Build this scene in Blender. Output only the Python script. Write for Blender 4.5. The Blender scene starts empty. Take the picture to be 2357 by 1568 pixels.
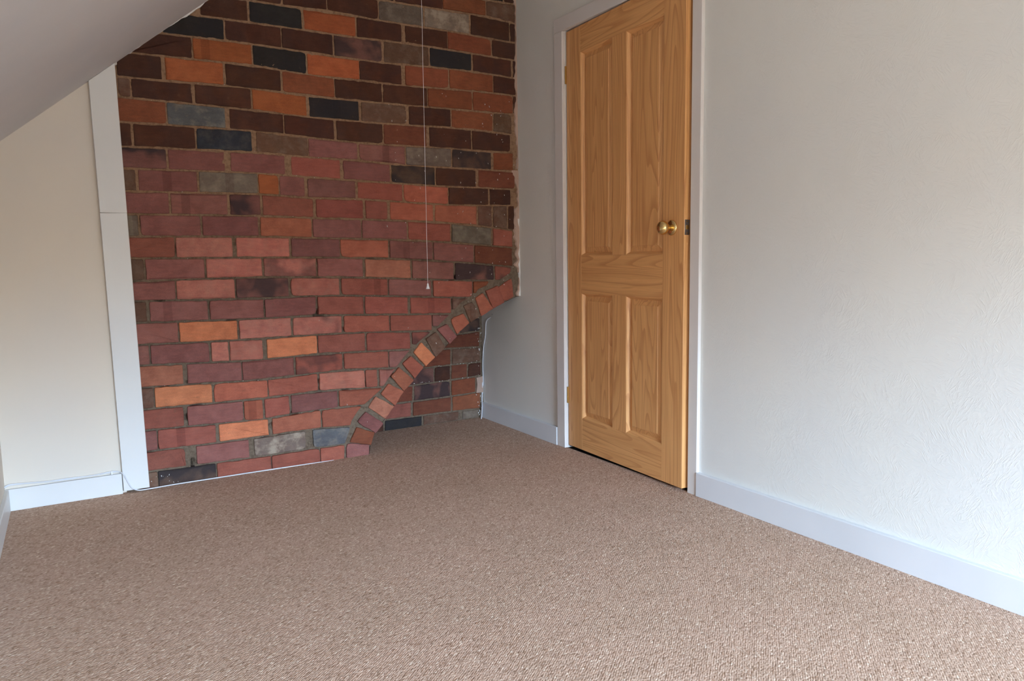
import bpy, math, random
from mathutils import Vector, Matrix, noise

# ------------------------------------------------------------ scene, camera, light
scene = bpy.context.scene
COL = scene.collection
random.seed(7)

cam_data = bpy.data.cameras.new('camera')
cam = bpy.data.objects.new('camera', cam_data)
COL.objects.link(cam)
cam_data.sensor_fit = 'HORIZONTAL'
cam_data.sensor_width = 36.0
cam_data.lens = 1708.26 / 2357 * 36.0
cam_data.clip_start = 0.05
RIGHT = (0.8578734, -0.5136212, -0.0156990)
UP = (0.0708331, 0.0879388, 0.9936043)
BACK = (-0.5089557, -0.8534987, 0.1118218)
m = Matrix((RIGHT, UP, BACK)).transposed().to_4x4()
m.translation = (-2.07364, -3.38703, 0.94185)
cam.matrix_world = m
scene.camera = cam

scene.view_settings.view_transform = 'Standard'
scene.view_settings.look = 'None'
scene.view_settings.gamma = 1.0
scene.view_settings.use_curve_mapping = False
scene.view_settings.exposure = 0.0
try:
    scene.cycles.use_denoising = True
    scene.cycles.max_bounces = 8
    scene.cycles.diffuse_bounces = 5
    scene.cycles.use_adaptive_sampling = True
    scene.cycles.adaptive_threshold = 0.05
except Exception:
    pass

SKYLINE = (0.07, 0.20)
SKY_STRENGTH = 164.0
world = bpy.data.worlds.new('sky')
scene.world = world
world.use_nodes = True
_t = world.node_tree
bg = _t.nodes['Background']
_tc = _t.nodes.new('ShaderNodeTexCoord')
_sx = _t.nodes.new('ShaderNodeSeparateXYZ')
_rp = _t.nodes.new('ShaderNodeValToRGB')
_t.links.new(_tc.outputs['Generated'], _sx.inputs[0])
_t.links.new(_sx.outputs[2], _rp.inputs[0])
_t.links.new(_rp.outputs[0], bg.inputs[0])
# open ground below the horizon, a hazy skyline, then bright overcast sky
_e = _rp.color_ramp.elements
_e[0].position = 0.0; _e[0].color = (0.050, 0.042, 0.030, 1)
_e[1].position = SKYLINE[0]; _e[1].color = (0.10, 0.10, 0.09, 1)
_n1 = _e.new(SKYLINE[1]); _n1.color = (0.54, 0.75, 1.0, 1)
bg.inputs[1].default_value = SKY_STRENGTH

# roof slope line in the x/z plane: z = SLOPE_Z0 + SLOPE_K * x
SLOPE_K = 0.816
SLOPE_Z0 = 2.018 + 1.489 * SLOPE_K
CEIL = 2.40
KNEE_X = -2.335
FRONT_Y = -5.5
def slope_z(x):
    return SLOPE_Z0 + SLOPE_K * x

# daylight entering by the window in the end wall behind the camera
WX0, WX1, WZ0, WZ1 = -1.80, -0.50, 0.52, 1.54
def area(name, loc, direction, sx, sy, power, color, spread=180):
    ld = bpy.data.lights.new(name, 'AREA')
    ld.shape = 'RECTANGLE'
    ld.size = sx
    ld.size_y = sy
    ld.energy = power
    ld.color = color
    ld.spread = math.radians(spread)
    o = bpy.data.objects.new(name, ld)
    COL.objects.link(o)
    o.location = loc
    o.rotation_euler = Vector(direction).to_track_quat('-Z', 'Y').to_euler()
    return o
window_light = area('window_portal', ((WX0 + WX1) / 2, FRONT_Y - 0.05, (WZ0 + WZ1) / 2), (0, 1, 0), WX1 - WX0, WZ1 - WZ0, 1, (1, 1, 1))
window_light.data.cycles.is_portal = True

# ------------------------------------------------------------ materials
def srgb(r, g, b):
    def f(c):
        c = c / 255.0
        return c / 12.92 if c <= 0.04045 else ((c + 0.055) / 1.055) ** 2.4
    return (f(r), f(g), f(b), 1.0)

class Mat:
    def __init__(self, name, rough=0.6, spec=0.3, metal=0.0):
        self.m = bpy.data.materials.new(name)
        self.m.use_nodes = True
        self.t = self.m.node_tree
        self.b = self.t.nodes['Principled BSDF']
        self.b.inputs['Roughness'].default_value = rough
        self.b.inputs['Specular IOR Level'].default_value = spec
        self.b.inputs['Metallic'].default_value = metal
    def n(self, kind, **kw):
        nd = self.t.nodes.new(kind)
        for k, v in kw.items():
            if k.startswith('i_'):
                nd.inputs[k[2:].replace('_', ' ')].default_value = v
            else:
                setattr(nd, k, v)
        return nd
    def l(self, a, b):
        self.t.links.new(a, b)
    def coords(self, scale=(1, 1, 1), rot=(0, 0, 0), src='Object'):
        tc = self.n('ShaderNodeTexCoord')
        mp = self.n('ShaderNodeMapping')
        mp.inputs['Scale'].default_value = scale
        mp.inputs['Rotation'].default_value = rot
        self.l(tc.outputs[src], mp.inputs['Vector'])
        return mp.outputs[0]
    def noise(self, vec, scale, detail=3, rough=0.5, dist=0.0):
        nd = self.n('ShaderNodeTexNoise')
        nd.inputs['Scale'].default_value = scale
        nd.inputs['Detail'].default_value = detail
        nd.inputs['Roughness'].default_value = rough
        nd.inputs['Distortion'].default_value = dist
        self.l(vec, nd.inputs['Vector'])
        return nd.outputs[0]
    def ramp(self, fac, stops):
        r = self.n('ShaderNodeValToRGB')
        els = r.color_ramp.elements
        while len(els) < len(stops):
            els.new(0.5)
        for e, (p, c) in zip(els, stops):
            e.position = p
            e.color = c if len(c) == 4 else (*c, 1)
        self.l(fac, r.inputs[0])
        return r.outputs[0]
    def mix(self, fac, a, b, blend='MIX'):
        x = self.n('ShaderNodeMix', data_type='RGBA', blend_type=blend)
        for sock, v in ((x.inputs[0], fac), (x.inputs[6], a), (x.inputs[7], b)):
            if hasattr(v, 'is_output'):
                self.l(v, sock)
            else:
                sock.default_value = v
        return x.outputs[2]
    def math(self, op, a, b=0.0, c=0.0, clamp=False):
        x = self.n('ShaderNodeMath', operation=op, use_clamp=clamp)
        for i, v in enumerate((a, b, c)):
            if hasattr(v, 'is_output'):
                self.l(v, x.inputs[i])
            else:
                x.inputs[i].default_value = v
        return x.outputs[0]
    def color(self, c):
        if hasattr(c, 'is_output'):
            self.l(c, self.b.inputs['Base Color'])
        else:
            self.b.inputs['Base Color'].default_value = c
        return self
    def bump(self, h, strength=0.3, dist=0.002):
        bp = self.n('ShaderNodeBump')
        bp.inputs['Strength'].default_value = strength
        bp.inputs['Distance'].default_value = dist
        self.l(h, bp.inputs['Height'])
        self.l(bp.outputs[0], self.b.inputs['Normal'])
        return self

G = lambda v: (v, v, v, 1)

# painted brick face colour comes from each brick's own object colour
M = {}
mb = Mat('fired_brick', 0.85, 0.25)
oi = mb.n('ShaderNodeObjectInfo')
vec = mb.coords()
# shift the pattern per brick
sh = mb.n('ShaderNodeVectorMath', operation='SCALE')
cx = mb.n('ShaderNodeCombineXYZ')
mb.l(oi.outputs['Random'], cx.inputs[0]); mb.l(oi.outputs['Random'], cx.inputs[2])
mb.l(cx.outputs[0], sh.inputs[0]); sh.inputs['Scale'].default_value = 37.0
ad = mb.n('ShaderNodeVectorMath', operation='ADD')
mb.l(vec, ad.inputs[0]); mb.l(sh.outputs[0], ad.inputs[1])
v2 = ad.outputs[0]
n_big = mb.noise(v2, 14, 3, 0.6, 0.4)
st = mb.n('ShaderNodeMapping'); st.inputs['Scale'].default_value = (0.35, 1, 1.6); mb.l(v2, st.inputs[0])
n_mid = mb.noise(st.outputs[0], 60, 5, 0.65)
n_fine = mb.noise(v2, 420, 3, 0.6)
base = oi.outputs['Color']
c1 = mb.mix(mb.ramp(n_big, [(0.35, G(0)), (0.65, G(0.55))]), base, mb.mix(1.0, base, (0.60, 0.50, 0.50, 1), 'MULTIPLY'))
c2 = mb.mix(mb.ramp(n_mid, [(0.45, G(0)), (0.75, G(0.5))]), c1, mb.mix(1.0, base, (1.35, 1.22, 1.12, 1), 'MULTIPLY'))
c3 = mb.mix(mb.ramp(n_fine, [(0.30, G(0.45)), (0.52, G(0))]), c2, mb.mix(1.0, c2, (0.45, 0.40, 0.38, 1), 'MULTIPLY'))
# kiln stacking bands across some bricks
sep = mb.n('ShaderNodeSeparateXYZ'); mb.l(vec, sep.inputs[0])
boff = mb.math('MULTIPLY_ADD', oi.outputs['Random'], 0.16, -0.08)
bd = mb.math('ABSOLUTE', mb.math('SUBTRACT', sep.outputs[0], boff))
band = mb.math('LESS_THAN', bd, 0.017)
at3 = mb.n('ShaderNodeAttribute', attribute_type='OBJECT', attribute_name='band')
c4 = mb.mix(mb.math('MULTIPLY', band, at3.outputs['Fac']), c3, mb.mix(1.0, c3, (0.74, 0.68, 0.70, 1), 'MULTIPLY'))
# sooty patches, strength set per brick
at = mb.n('ShaderNodeAttribute', attribute_type='OBJECT', attribute_name='soot')
n_s = mb.noise(v2, 9, 2, 0.5, 0.3)
soot = mb.math('MULTIPLY', mb.ramp(n_s, [(0.42, G(0)), (0.55, G(1))]), at.outputs['Fac'])
c5 = mb.mix(soot, c4, srgb(44, 42, 46))
# pale lime bloom, strength set per brick
at2 = mb.n('ShaderNodeAttribute', attribute_type='OBJECT', attribute_name='bloom')
n_b = mb.noise(v2, 17, 4, 0.65)
bloom = mb.math('MULTIPLY', mb.ramp(n_b, [(0.46, G(0)), (0.64, G(0.9))]), at2.outputs['Fac'])
c6 = mb.mix(bloom, c5, srgb(168, 152, 134))
# fine mortar smear and dirt
n_d = mb.noise(v2, 33, 6, 0.75)
c7 = mb.mix(mb.ramp(n_d, [(0.60, G(0)), (0.74, G(0.5))]), c6, srgb(104, 84, 68))
mb.color(c7)
hh = mb.math('ADD', mb.math('MULTIPLY', n_mid, 1.0), mb.math('MULTIPLY', n_fine, 0.5))
mb.bump(hh, 0.7, 0.002)
M['brick'] = mb.m

mo = Mat('lime_mortar', 0.95, 0.1)
v = mo.coords()
na = mo.noise(v, 3.0, 3, 0.6)
nb = mo.noise(v, 70, 5, 0.7)
nc = mo.noise(v, 350, 3, 0.6)
sp = mo.n('ShaderNodeSeparateXYZ'); mo.l(v, sp.inputs[0])
hz = mo.math('ADD', sp.outputs[2], mo.math('MULTIPLY_ADD', na, 0.6, -0.3))
warm = mo.ramp(mo.math('DIVIDE', hz, 2.4), [(0.34, srgb(122, 106, 90)), (0.50, srgb(152, 120, 94)), (0.75, srgb(158, 126, 100))])
g1 = mo.mix(mo.ramp(nb, [(0.36, G(0.6)), (0.55, G(0))]), warm, mo.mix(1.0, warm, (0.42, 0.38, 0.36, 1), 'MULTIPLY'))
g2 = mo.mix(mo.ramp(nc, [(0.60, G(0)), (0.78, G(0.6))]), g1, srgb(176, 160, 138))
mo.color(g2)
mo.bump(mo.math('ADD', nb, mo.math('MULTIPLY', nc, 0.5)), 0.9, 0.004)
M['mortar'] = mo.m

def paint(name, col, col2, rough=0.6, bs=0.15, scale=140, spec=0.3, bd=0.001):
    k = Mat(name, rough, spec)
    v = k.coords()
    big = k.noise(v, 1.7, 3, 0.6)
    fine = k.noise(v, scale, 4, 0.6)
    k.color(k.mix(k.ramp(big, [(0.35, G(0)), (0.65, G(1))]), col, col2))
    k.bump(fine, bs, bd)
    M[name] = k.m
    return k
paint('cream_wall_paint', srgb(229, 218, 203), srgb(224, 215, 204), 0.8, 0.15)
paint('slope_paint', srgb(218, 214, 212), srgb(210, 208, 209), 0.85, 0.12)
paint('ceiling_paint', srgb(222, 218, 212), srgb(216, 213, 208), 0.85, 0.12)
paint('white_gloss_board', srgb(228, 227, 224), srgb(222, 222, 222), 0.38, 0.10, 60)
paint('skirting_paint', srgb(222, 222, 224), srgb(212, 213, 216), 0.40, 0.10, 60)
paint('casing_paint', srgb(226, 220, 216), srgb(220, 214, 210), 0.40, 0.08, 60)
paint('pink_plaster', srgb(196, 168, 152), srgb(176, 150, 136), 0.95, 0.8, 60, 0.1, 0.004)
paint('white_filler', srgb(232, 230, 226), srgb(206, 200, 196), 0.9, 0.5, 90)
paint('cable_white', srgb(226, 226, 230), srgb(216, 218, 224), 0.45, 0.02)
paint('toggle_white', srgb(240, 240, 242), srgb(236, 236, 240), 0.35, 0.02)
paint('landing_dark', srgb(40, 32, 26), srgb(30, 24, 20), 0.9, 0.1)

# textured (blown, combed) wallpaper
wp = Mat('combed_wallpaper', 0.62, 0.35)
v = wp.coords()
big = wp.noise(v, 1.3, 3, 0.6)
wp.color(wp.mix(wp.ramp(big, [(0.35, G(0)), (0.65, G(1))]), srgb(229, 227, 220), srgb(224, 223, 219)))
nA = wp.noise(v, 26, 3, 0.55, 1.2)
def ridge(n, k):
    return wp.math('SUBTRACT', 1.0, wp.math('MULTIPLY', wp.math('ABSOLUTE', wp.math('SUBTRACT', n, 0.5)), k), clamp=True)
lays = []
for ang_, sc_n in ((0.6, 22), (-0.5, 25), (1.25, 20)):
    mp_ = wp.n('ShaderNodeMapping'); mp_.inputs['Rotation'].default_value = (ang_, 0, 0); wp.l(v, mp_.inputs[0])
    mq_ = wp.n('ShaderNodeMapping'); mq_.inputs['Scale'].default_value = (1, 4.2, 1.0); wp.l(mp_.outputs[0], mq_.inputs[0])
    lays.append(ridge(wp.noise(mq_.outputs[0], sc_n, 2, 0.5, 0.5), 16.0))
mk1 = wp.ramp(wp.noise(v, 11, 2), [(0.46, G(0)), (0.54, G(1))])
mk2 = wp.ramp(wp.noise(v, 7.3, 2), [(0.50, G(0)), (0.58, G(1))])
lin = wp.mix(mk2, wp.mix(mk1, lays[0], lays[1]), lays[2])
dens = wp.ramp(wp.noise(v, 31, 2), [(0.36, G(0.15)), (0.52, G(1))])
hgt = wp.math('MULTIPLY', lin, dens)
hgt = wp.math('ADD', hgt, wp.math('MULTIPLY', ridge(nA, 12.0), 0.25))
hgt = wp.math('ADD', hgt, wp.math('MULTIPLY', wp.noise(v, 190, 2), 0.5))
# butt seams between the drops of paper
sy = wp.n('ShaderNodeSeparateXYZ'); wp.l(v, sy.inputs[0])
for yy in (-0.277, -1.498, -1.885, -2.415):
    sd = wp.math('ABSOLUTE', wp.math('SUBTRACT', sy.outputs[1], yy))
    hgt = wp.math('SUBTRACT', hgt, wp.math('MULTIPLY', wp.math('LESS_THAN', sd, 0.0012), 0.9))
wp.bump(hgt, 0.38, 0.0007)
M['wallpaper'] = wp.m

# loop pile carpet
ca = Mat('loop_pile_carpet', 0.95, 0.05)
v = ca.coords()
def voro(scale, feature='F1'):
    x = ca.n('ShaderNodeTexVoronoi', feature=feature)
    x.inputs['Scale'].default_value = scale
    return x
mpc = ca.n('ShaderNodeMapping'); mpc.inputs['Scale'].default_value = (0.62, 1.0, 1.0)
rot_ = ca.n('ShaderNodeMapping'); rot_.inputs['Rotation'].default_value = (0, 0, math.radians(-40.6)); ca.l(v, rot_.inputs[0]); ca.l(rot_.outputs[0], mpc.inputs[0])
vo = voro(215); ca.l(mpc.outputs[0], vo.inputs['Vector'])
loop_h = ca.math('SUBTRACT', 1.0, vo.outputs['Distance'])
rowx = ca.n('ShaderNodeSeparateXYZ'); ca.l(rot_.outputs[0], rowx.inputs[0])
wob = ca.math('MULTIPLY_ADD', ca.noise(v, 30, 2), 0.004, -0.002)
rows_ = ca.math('SINE', ca.math('MULTIPLY', ca.math('ADD', rowx.outputs[1], wob), 2 * math.pi / 0.0052))
loop_h2 = ca.math('ADD', loop_h, ca.math('MULTIPLY', rows_, 0.12))
sepc = ca.n('ShaderNodeSeparateColor'); ca.l(vo.outputs['Color'], sepc.inputs[0])
tone = ca.ramp(sepc.outputs[0], [(0.0, srgb(160, 130, 109)), (0.10, srgb(184, 153, 133)), (0.5, srgb(194, 163, 143)), (0.92, srgb(204, 174, 154)), (0.985, srgb(222, 198, 178))])
fleck = ca.ramp(sepc.outputs[1], [(0.955, G(0)), (0.985, G(0.5))])
t2 = ca.mix(fleck, tone, srgb(150, 112, 84))
big = ca.noise(v, 4.0, 3, 0.6)
t3 = ca.mix(ca.ramp(big, [(0.40, G(0)), (0.60, G(0.5))]), t2, ca.mix(1.0, t2, (0.93, 0.95, 0.93, 1), 'MULTIPLY'))
patch = ca.noise(v, 45, 3, 0.6)
t4 = ca.mix(ca.ramp(patch, [(0.35, G(0.22)), (0.55, G(0))]), t3, ca.mix(1.0, t3, (0.80, 0.77, 0.75, 1), 'MULTIPLY'))
gap = ca.ramp(vo.outputs['Distance'], [(0.42, G(0)), (0.85, G(0.30))])
t5 = ca.mix(gap, t4, ca.mix(1.0, t4, (0.50, 0.45, 0.42, 1), 'MULTIPLY'))
vs = voro(23); ca.l(v, vs.inputs['Vector'])
spk = ca.ramp(vs.outputs['Distance'], [(0.035, G(0.8)), (0.06, G(0))])
ca.color(ca.mix(spk, t5, srgb(84, 62, 52)))
ca.bump(loop_h2, 0.55, 0.0022)
M['carpet'] = ca.m

# varnished pine, grain along the part's own Z (vertical) or X (rails)
def pine(name, horizontal):
    k = Mat(name, 0.42, 0.45)
    v = k.coords(rot=(0, math.pi / 2, 0) if horizontal else (0, 0, 0))
    oi = k.n('ShaderNodeObjectInfo')
    cx = k.n('ShaderNodeCombineXYZ')
    k.l(k.math('MULTIPLY', oi.outputs['Random'], 3.0), cx.inputs[0])
    k.l(k.math('MULTIPLY', oi.outputs['Random'], 11.0), cx.inputs[2])
    a = k.n('ShaderNodeVectorMath', operation='ADD'); k.l(v, a.inputs[0]); k.l(cx.outputs[0], a.inputs[1])
    w = a.outputs[0]
    low = k.n('ShaderNodeMapping'); low.inputs['Scale'].default_value = (8.0, 8.0, 0.55); k.l(w, low.inputs[0])
    n1 = k.noise(low.outputs[0], 1.0, 1.5, 0.40, 0.12)
    ring = k.math('FRACT', k.math('MULTIPLY', n1, 24.0))
    late = k.ramp(ring, [(0.0, G(0.15)), (0.55, G(0.25)), (0.86, G(1.0)), (0.93, G(1.0)), (0.97, G(0.1))])
    fib = k.n('ShaderNodeMapping'); fib.inputs['Scale'].default_value = (420, 420, 7); k.l(w, fib.inputs[0])
    n2 = k.noise(fib.outputs[0], 1.0, 2, 0.6)
    med = k.n('ShaderNodeMapping'); med.inputs['Scale'].default_value = (40, 40, 1.6); k.l(w, med.inputs[0])
    n3 = k.noise(med.outputs[0], 1.0, 3, 0.6)
    light, dark = srgb(238, 182, 120), srgb(192, 126, 72)
    c = k.mix(k.math('MULTIPLY', late, 0.62), light, dark)
    c = k.mix(k.ramp(n3, [(0.35, G(0.5)), (0.6, G(0))]), c, srgb(212, 151, 94))
    c = k.mix(k.ramp(n2, [(0.35, G(0.35)), (0.6, G(0))]), c, k.mix(1.0, c, (0.72, 0.64, 0.56, 1), 'MULTIPLY'))
    k.color(c)
    k.bump(n2, 0.12, 0.0005)
    M[name] = k.m
pine('pine_upright', False)
pine('pine_rail', True)

def metal(name, col, rough):
    k = Mat(name, rough, 0.5, 1.0)
    v = k.coords()
    n = k.noise(v, 60, 3)
    k.color(k.mix(k.ramp(n, [(0.4, G(0)), (0.7, G(0.4))]), col, tuple(c * 0.8 for c in col[:3]) + (1,)))
    M[name] = k.m
metal('polished_brass', srgb(232, 200, 138), 0.14)
metal('steel_latch', srgb(170, 165, 165), 0.35)
metal('aged_brass', srgb(190, 150, 86), 0.35)
gl = Mat('window_glass', 0.02, 0.5)
_tr = gl.n('ShaderNodeBsdfTransparent'); _mx = gl.n('ShaderNodeMixShader'); _mx.inputs[0].default_value = 0.06
gl.b.inputs['Base Color'].default_value = (0.8, 0.85, 0.9, 1)
gl.l(_tr.outputs[0], _mx.inputs[1]); gl.l(gl.b.outputs[0], _mx.inputs[2])
gl.l(_mx.outputs[0], gl.t.nodes['Material Output'].inputs[0])
M['glass'] = gl.m

# ------------------------------------------------------------ measured layout (millimetres, x to the right, z up)
JOINTS = {"-2":[[-176,2222],[-5,2229]],"-1":[[-687,2137],[-416,2140],[-172,2145],[-7,2133]],"0":[[-1278,2043],[-1102,2043],[-989,2051],[-850,2045],[-634,2043],[-379,2046],[-150,2039],[-9,2038]],"1":[[-1572,1950],[-1283,1953],[-1058,1952],[-862,1952],[-637,1958],[-405,1957],[-10,1950]],"2":[[-1678,1861],[-1287,1865],[-1062,1858],[-729,1854],[-503,1864],[-260,1868],[-28,1861]],"3":[[-1749,1771],[-1292,1776],[-1067,1759],[-853,1764],[-626,1760],[-396,1770],[-140,1774],[-13,1773]],"4":[[-1753,1675],[-1297,1680],[-1071,1670],[-745,1671],[-513,1673],[-265,1675],[-31,1678]],"5":[[-1758,1595],[-1302,1588],[-1075,1577],[-853,1577],[-618,1579],[-387,1584],[-144,1580],[-38,1574]],"6":[[-1764,1500],[-1306,1501],[-1079,1487],[-865,1480],[-631,1480],[-394,1484],[-157,1479],[-35,1483]],"7":[[-1770,1405],[-1311,1411],[-1083,1401],[-876,1400],[-634,1388],[-392,1389],[-26,1386]],"8":[[-1776,1319],[-1315,1323],[-1088,1312],[-880,1307],[-650,1301],[-404,1295],[-181,1296],[-38,1294]],"9":[[-1782,1229],[-1320,1232],[-1092,1221],[-884,1223],[-731,1217],[-617,1213],[-416,1205],[-173,1208],[-34,1211]],"10":[[-1788,1138],[-1325,1138],[-1096,1132],[-862,1129],[-730,1126],[-490,1121],[-252,1105],[-68,1084]],"11":[[-1793,1048],[-1572,1049],[-1330,1048],[-1100,1042],[-866,1038],[-637,1031],[-402,1020],[-172,1001],[-44,991]],"12":[[-1799,960],[-1335,957],[-1104,954],[-869,948],[-737,944],[-501,930],[-279,913],[-51,891]],"13":[[-1805,868],[-1339,871],[-1108,865],[-864,856],[-625,843],[-386,828],[-155,821],[-44,818]],"14":[[-1810,786],[-1344,776],[-1112,780],[-859,770],[-642,757],[-518,749],[-288,736]],"15":[[-1816,697],[-1349,687],[-1116,690],[-863,679],[-645,669],[-412,659]],"16":[[-1822,606],[-1353,597],[-1120,600],[-983,597],[-866,596],[-638,583],[-507,579]],"17":[[-1827,520],[-1358,502],[-1124,510],[-870,502],[-641,495]],"18":[[-1833,428],[-1768,428],[-1363,412],[-1128,421],[-982,424],[-736,410]],"19":[[-1773,335],[-1367,328],[-1132,336],[-786,322]],"20":[[-1779,246],[-1372,233],[-1136,248],[-923,244]],"21":[[-1785,156],[-1376,154],[-1140,161],[-970,150]],"22":[[-1790,70],[-1381,65],[-1145,68],[-974,66]]}
ROWS = {"-1":[[-868,-669,"D"],[-660,-415,"D"],[-412,-177,"W"],[-172,0,"B"]],"0":[[-1390,-1190,"D"],[-1183,-991,"D"],[-986,-748,"D"],[-742,-518,"S"],[-511,-271,"X"],[-262,-42,"D"],[-34,-7,"D"]],"1":[[-1523,-1335,"D"],[-1326,-1105,"K"],[-1096,-860,"O"],[-852,-635,"D"],[-615,-393,"D"],[-391,-150,"W"],[-142,-6,"D"]],"2":[[-1669,-1435,"K"],[-1430,-1199,"D"],[-1195,-970,"D"],[-962,-736,"T"],[-725,-496,"B"],[-489,-264,"K"],[-254,-32,"D"],[-21,-5,"D"]],"3":[[-1789,-1566,"D"],[-1559,-1327,"O"],[-1321,-1094,"K"],[-1088,-849,"O"],[-847,-641,"D"],[-621,-394,"W"],[-387,-144,"W"],[-138,-9,"D"]],"4":[[-1845,-1685,"D"],[-1670,-1447,"O"],[-1438,-1210,"D"],[-1201,-972,"W"],[-968,-743,"D"],[-736,-511,"D"],[-506,-266,"W"],[-258,-27,"W"],[-22,-5,"D"]],"5":[[-1845,-1804,"B"],[-1798,-1574,"D"],[-1563,-1340,"D"],[-1333,-1101,"O"],[-1089,-859,"K"],[-846,-621,"B"],[-609,-387,"D"],[-380,-148,"W"],[-140,-37,"B"]],"6":[[-1863,-1679,"W"],[-1673,-1450,"G"],[-1432,-1208,"D"],[-1202,-980,"D"],[-968,-745,"D"],[-739,-519,"Q"],[-505,-275,"D"],[-268,-47,"D"]],"7":[[-1870,-1811,"D"],[-1802,-1574,"D"],[-1567,-1346,"N"],[-1326,-1103,"B"],[-1099,-875,"P"],[-864,-636,"P"],[-629,-390,"S"],[-382,-160,"M"],[-147,-30,"W"]],"8":[[-1876,-1689,"T"],[-1681,-1462,"P"],[-1437,-1209,"P"],[-1180,-959,"R"],[-944,-716,"P"],[-707,-482,"M"],[-473,-252,"D"],[-237,-23,"Q"]],"9":[[-1881,-1807,"B"],[-1796,-1576,"P"],[-1567,-1331,"S"],[-1326,-1242,"O"],[-1235,-1127,"P"],[-1113,-890,"P"],[-878,-656,"R"],[-647,-412,"C"],[-407,-182,"D"],[-171,-49,"D"]],"10":[[-1887,-1690,"P"],[-1682,-1461,"P"],[-1450,-1323,"T"],[-1314,-1091,"R"],[-1078,-856,"R"],[-844,-736,"R"],[-720,-495,"C"],[-485,-251,"C"],[-241,-163,"B"],[-153,-73,"B"],[-62,-29,"D"]],"11":[[-1894,-1809,"S"],[-1801,-1573,"P"],[-1566,-1337,"P"],[-1328,-1104,"C"],[-1096,-870,"P"],[-863,-637,"P"],[-630,-402,"R"],[-395,-171,"S"],[-157,-42,"R"]],"12":[[-1899,-1679,"R"],[-1673,-1451,"L"],[-1433,-1207,"L"],[-1198,-976,"P"],[-972,-738,"C"],[-729,-505,"P"],[-498,-277,"P"],[-266,-44,"Q"]],"13":[[-1899,-1800,"B"],[-1793,-1569,"P"],[-1560,-1331,"L"],[-1322,-1090,"L"],[-1084,-868,"P"],[-855,-624,"E"],[-615,-390,"P"],[-380,-159,"T"],[-148,-51,"R"]],"14":[[-1905,-1687,"P"],[-1682,-1450,"L"],[-1443,-1220,"T"],[-1208,-986,"L"],[-975,-747,"R"],[-740,-518,"P"],[-506,-286,"R"],[-279,-187,"W"]],"15":[[-1904,-1801,"B"],[-1789,-1565,"P"],[-1556,-1333,"P"],[-1327,-1099,"P"],[-1090,-872,"R"],[-862,-644,"R"],[-630,-410,"R"],[-403,-314,"B"]],"16":[[-1910,-1687,"P"],[-1682,-1449,"F"],[-1441,-1217,"L"],[-1207,-981,"L"],[-970,-745,"R"],[-738,-519,"R"],[-514,-417,"P"]],"17":[[-1916,-1802,"P"],[-1796,-1570,"P"],[-1561,-1491,"L"],[-1485,-1346,"L"],[-1327,-1103,"F"],[-1096,-871,"R"],[-862,-639,"R"],[-627,-499,"R"]],"18":[[-1922,-1679,"E"],[-1662,-1442,"P"],[-1437,-1212,"P"],[-1204,-986,"R"],[-977,-756,"R"],[-751,-613,"P"]],"19":[[-1874,-1797,"B"],[-1792,-1569,"F"],[-1559,-1334,"C"],[-1330,-1107,"R"],[-1098,-879,"L"],[-874,-816,"R"],[-804,-692,"L"]],"20":[[-1880,-1688,"R"],[-1671,-1444,"P"],[-1440,-1360,"C"],[-1350,-1242,"R"],[-1232,-1016,"P"],[-1008,-741,"C"]],"21":[[-1883,-1796,"P"],[-1790,-1563,"R"],[-1549,-1339,"F"],[-1321,-1100,"C"],[-1093,-836,"C"]],"22":[[-1889,-1690,"R"],[-1646,-1428,"P"],[-1406,-1175,"X"],[-1141,-884,"G"]],"23":[[-1887,-1803,"B"],[-1800,-1572,"M"],[-1567,-1336,"R"],[-1332,-1112,"R"],[-1109,-993,"R"]]}
EXTRADOS = [[-38,863],[-150,807],[-241,788],[-268,748],[-344,718],[-407,661],[-499,587],[-579,536],[-639,488],[-675,452],[-718,404],[-751,364],[-791,312],[-855,266],[-907,227],[-948,173],[-958,132],[-984,72],[-992,-12]]
INTRADOS = [[-872,-5],[-863,44],[-841,103],[-792,153],[-733,224],[-680,294],[-625,347],[-567,403],[-506,446],[-436,501],[-381,553],[-304,611],[-237,643],[-166,673],[-100,702],[-19,731]]
ARCH = [["C",[[-127,784],[-52,825],[-43,735],[-100,709]]],["R",[[-203,768],[-138,791],[-102,705],[-163,678]]],["C",[[-263,734],[-227,755],[-169,674],[-234,643]]],["B",[[-334,697],[-291,709],[-242,641],[-296,612]]],["C",[[-413,633],[-343,653],[-312,609],[-378,557]]],["P",[[-487,588],[-438,605],[-386,542],[-421,511]]],["B",[[-548,542],[-500,569],[-451,491],[-501,448]]],["F",[[-618,480],[-582,523],[-511,445],[-557,409]]],["C",[[-680,429],[-640,458],[-576,398],[-620,353]]],["C",[[-742,372],[-704,407],[-630,339],[-680,296]]],["C",[[-796,291],[-759,332],[-685,288],[-729,227]]],["E",[[-863,232],[-828,275],[-738,218],[-783,169]]],["P",[[-926,170],[-881,205],[-797,140],[-834,104]]],["W",[[-962,75],[-928,136],[-843,101],[-861,48]]],["P",[[-980,65],[-874,43],[-874,-13],[-983,-9]]]]
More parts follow.
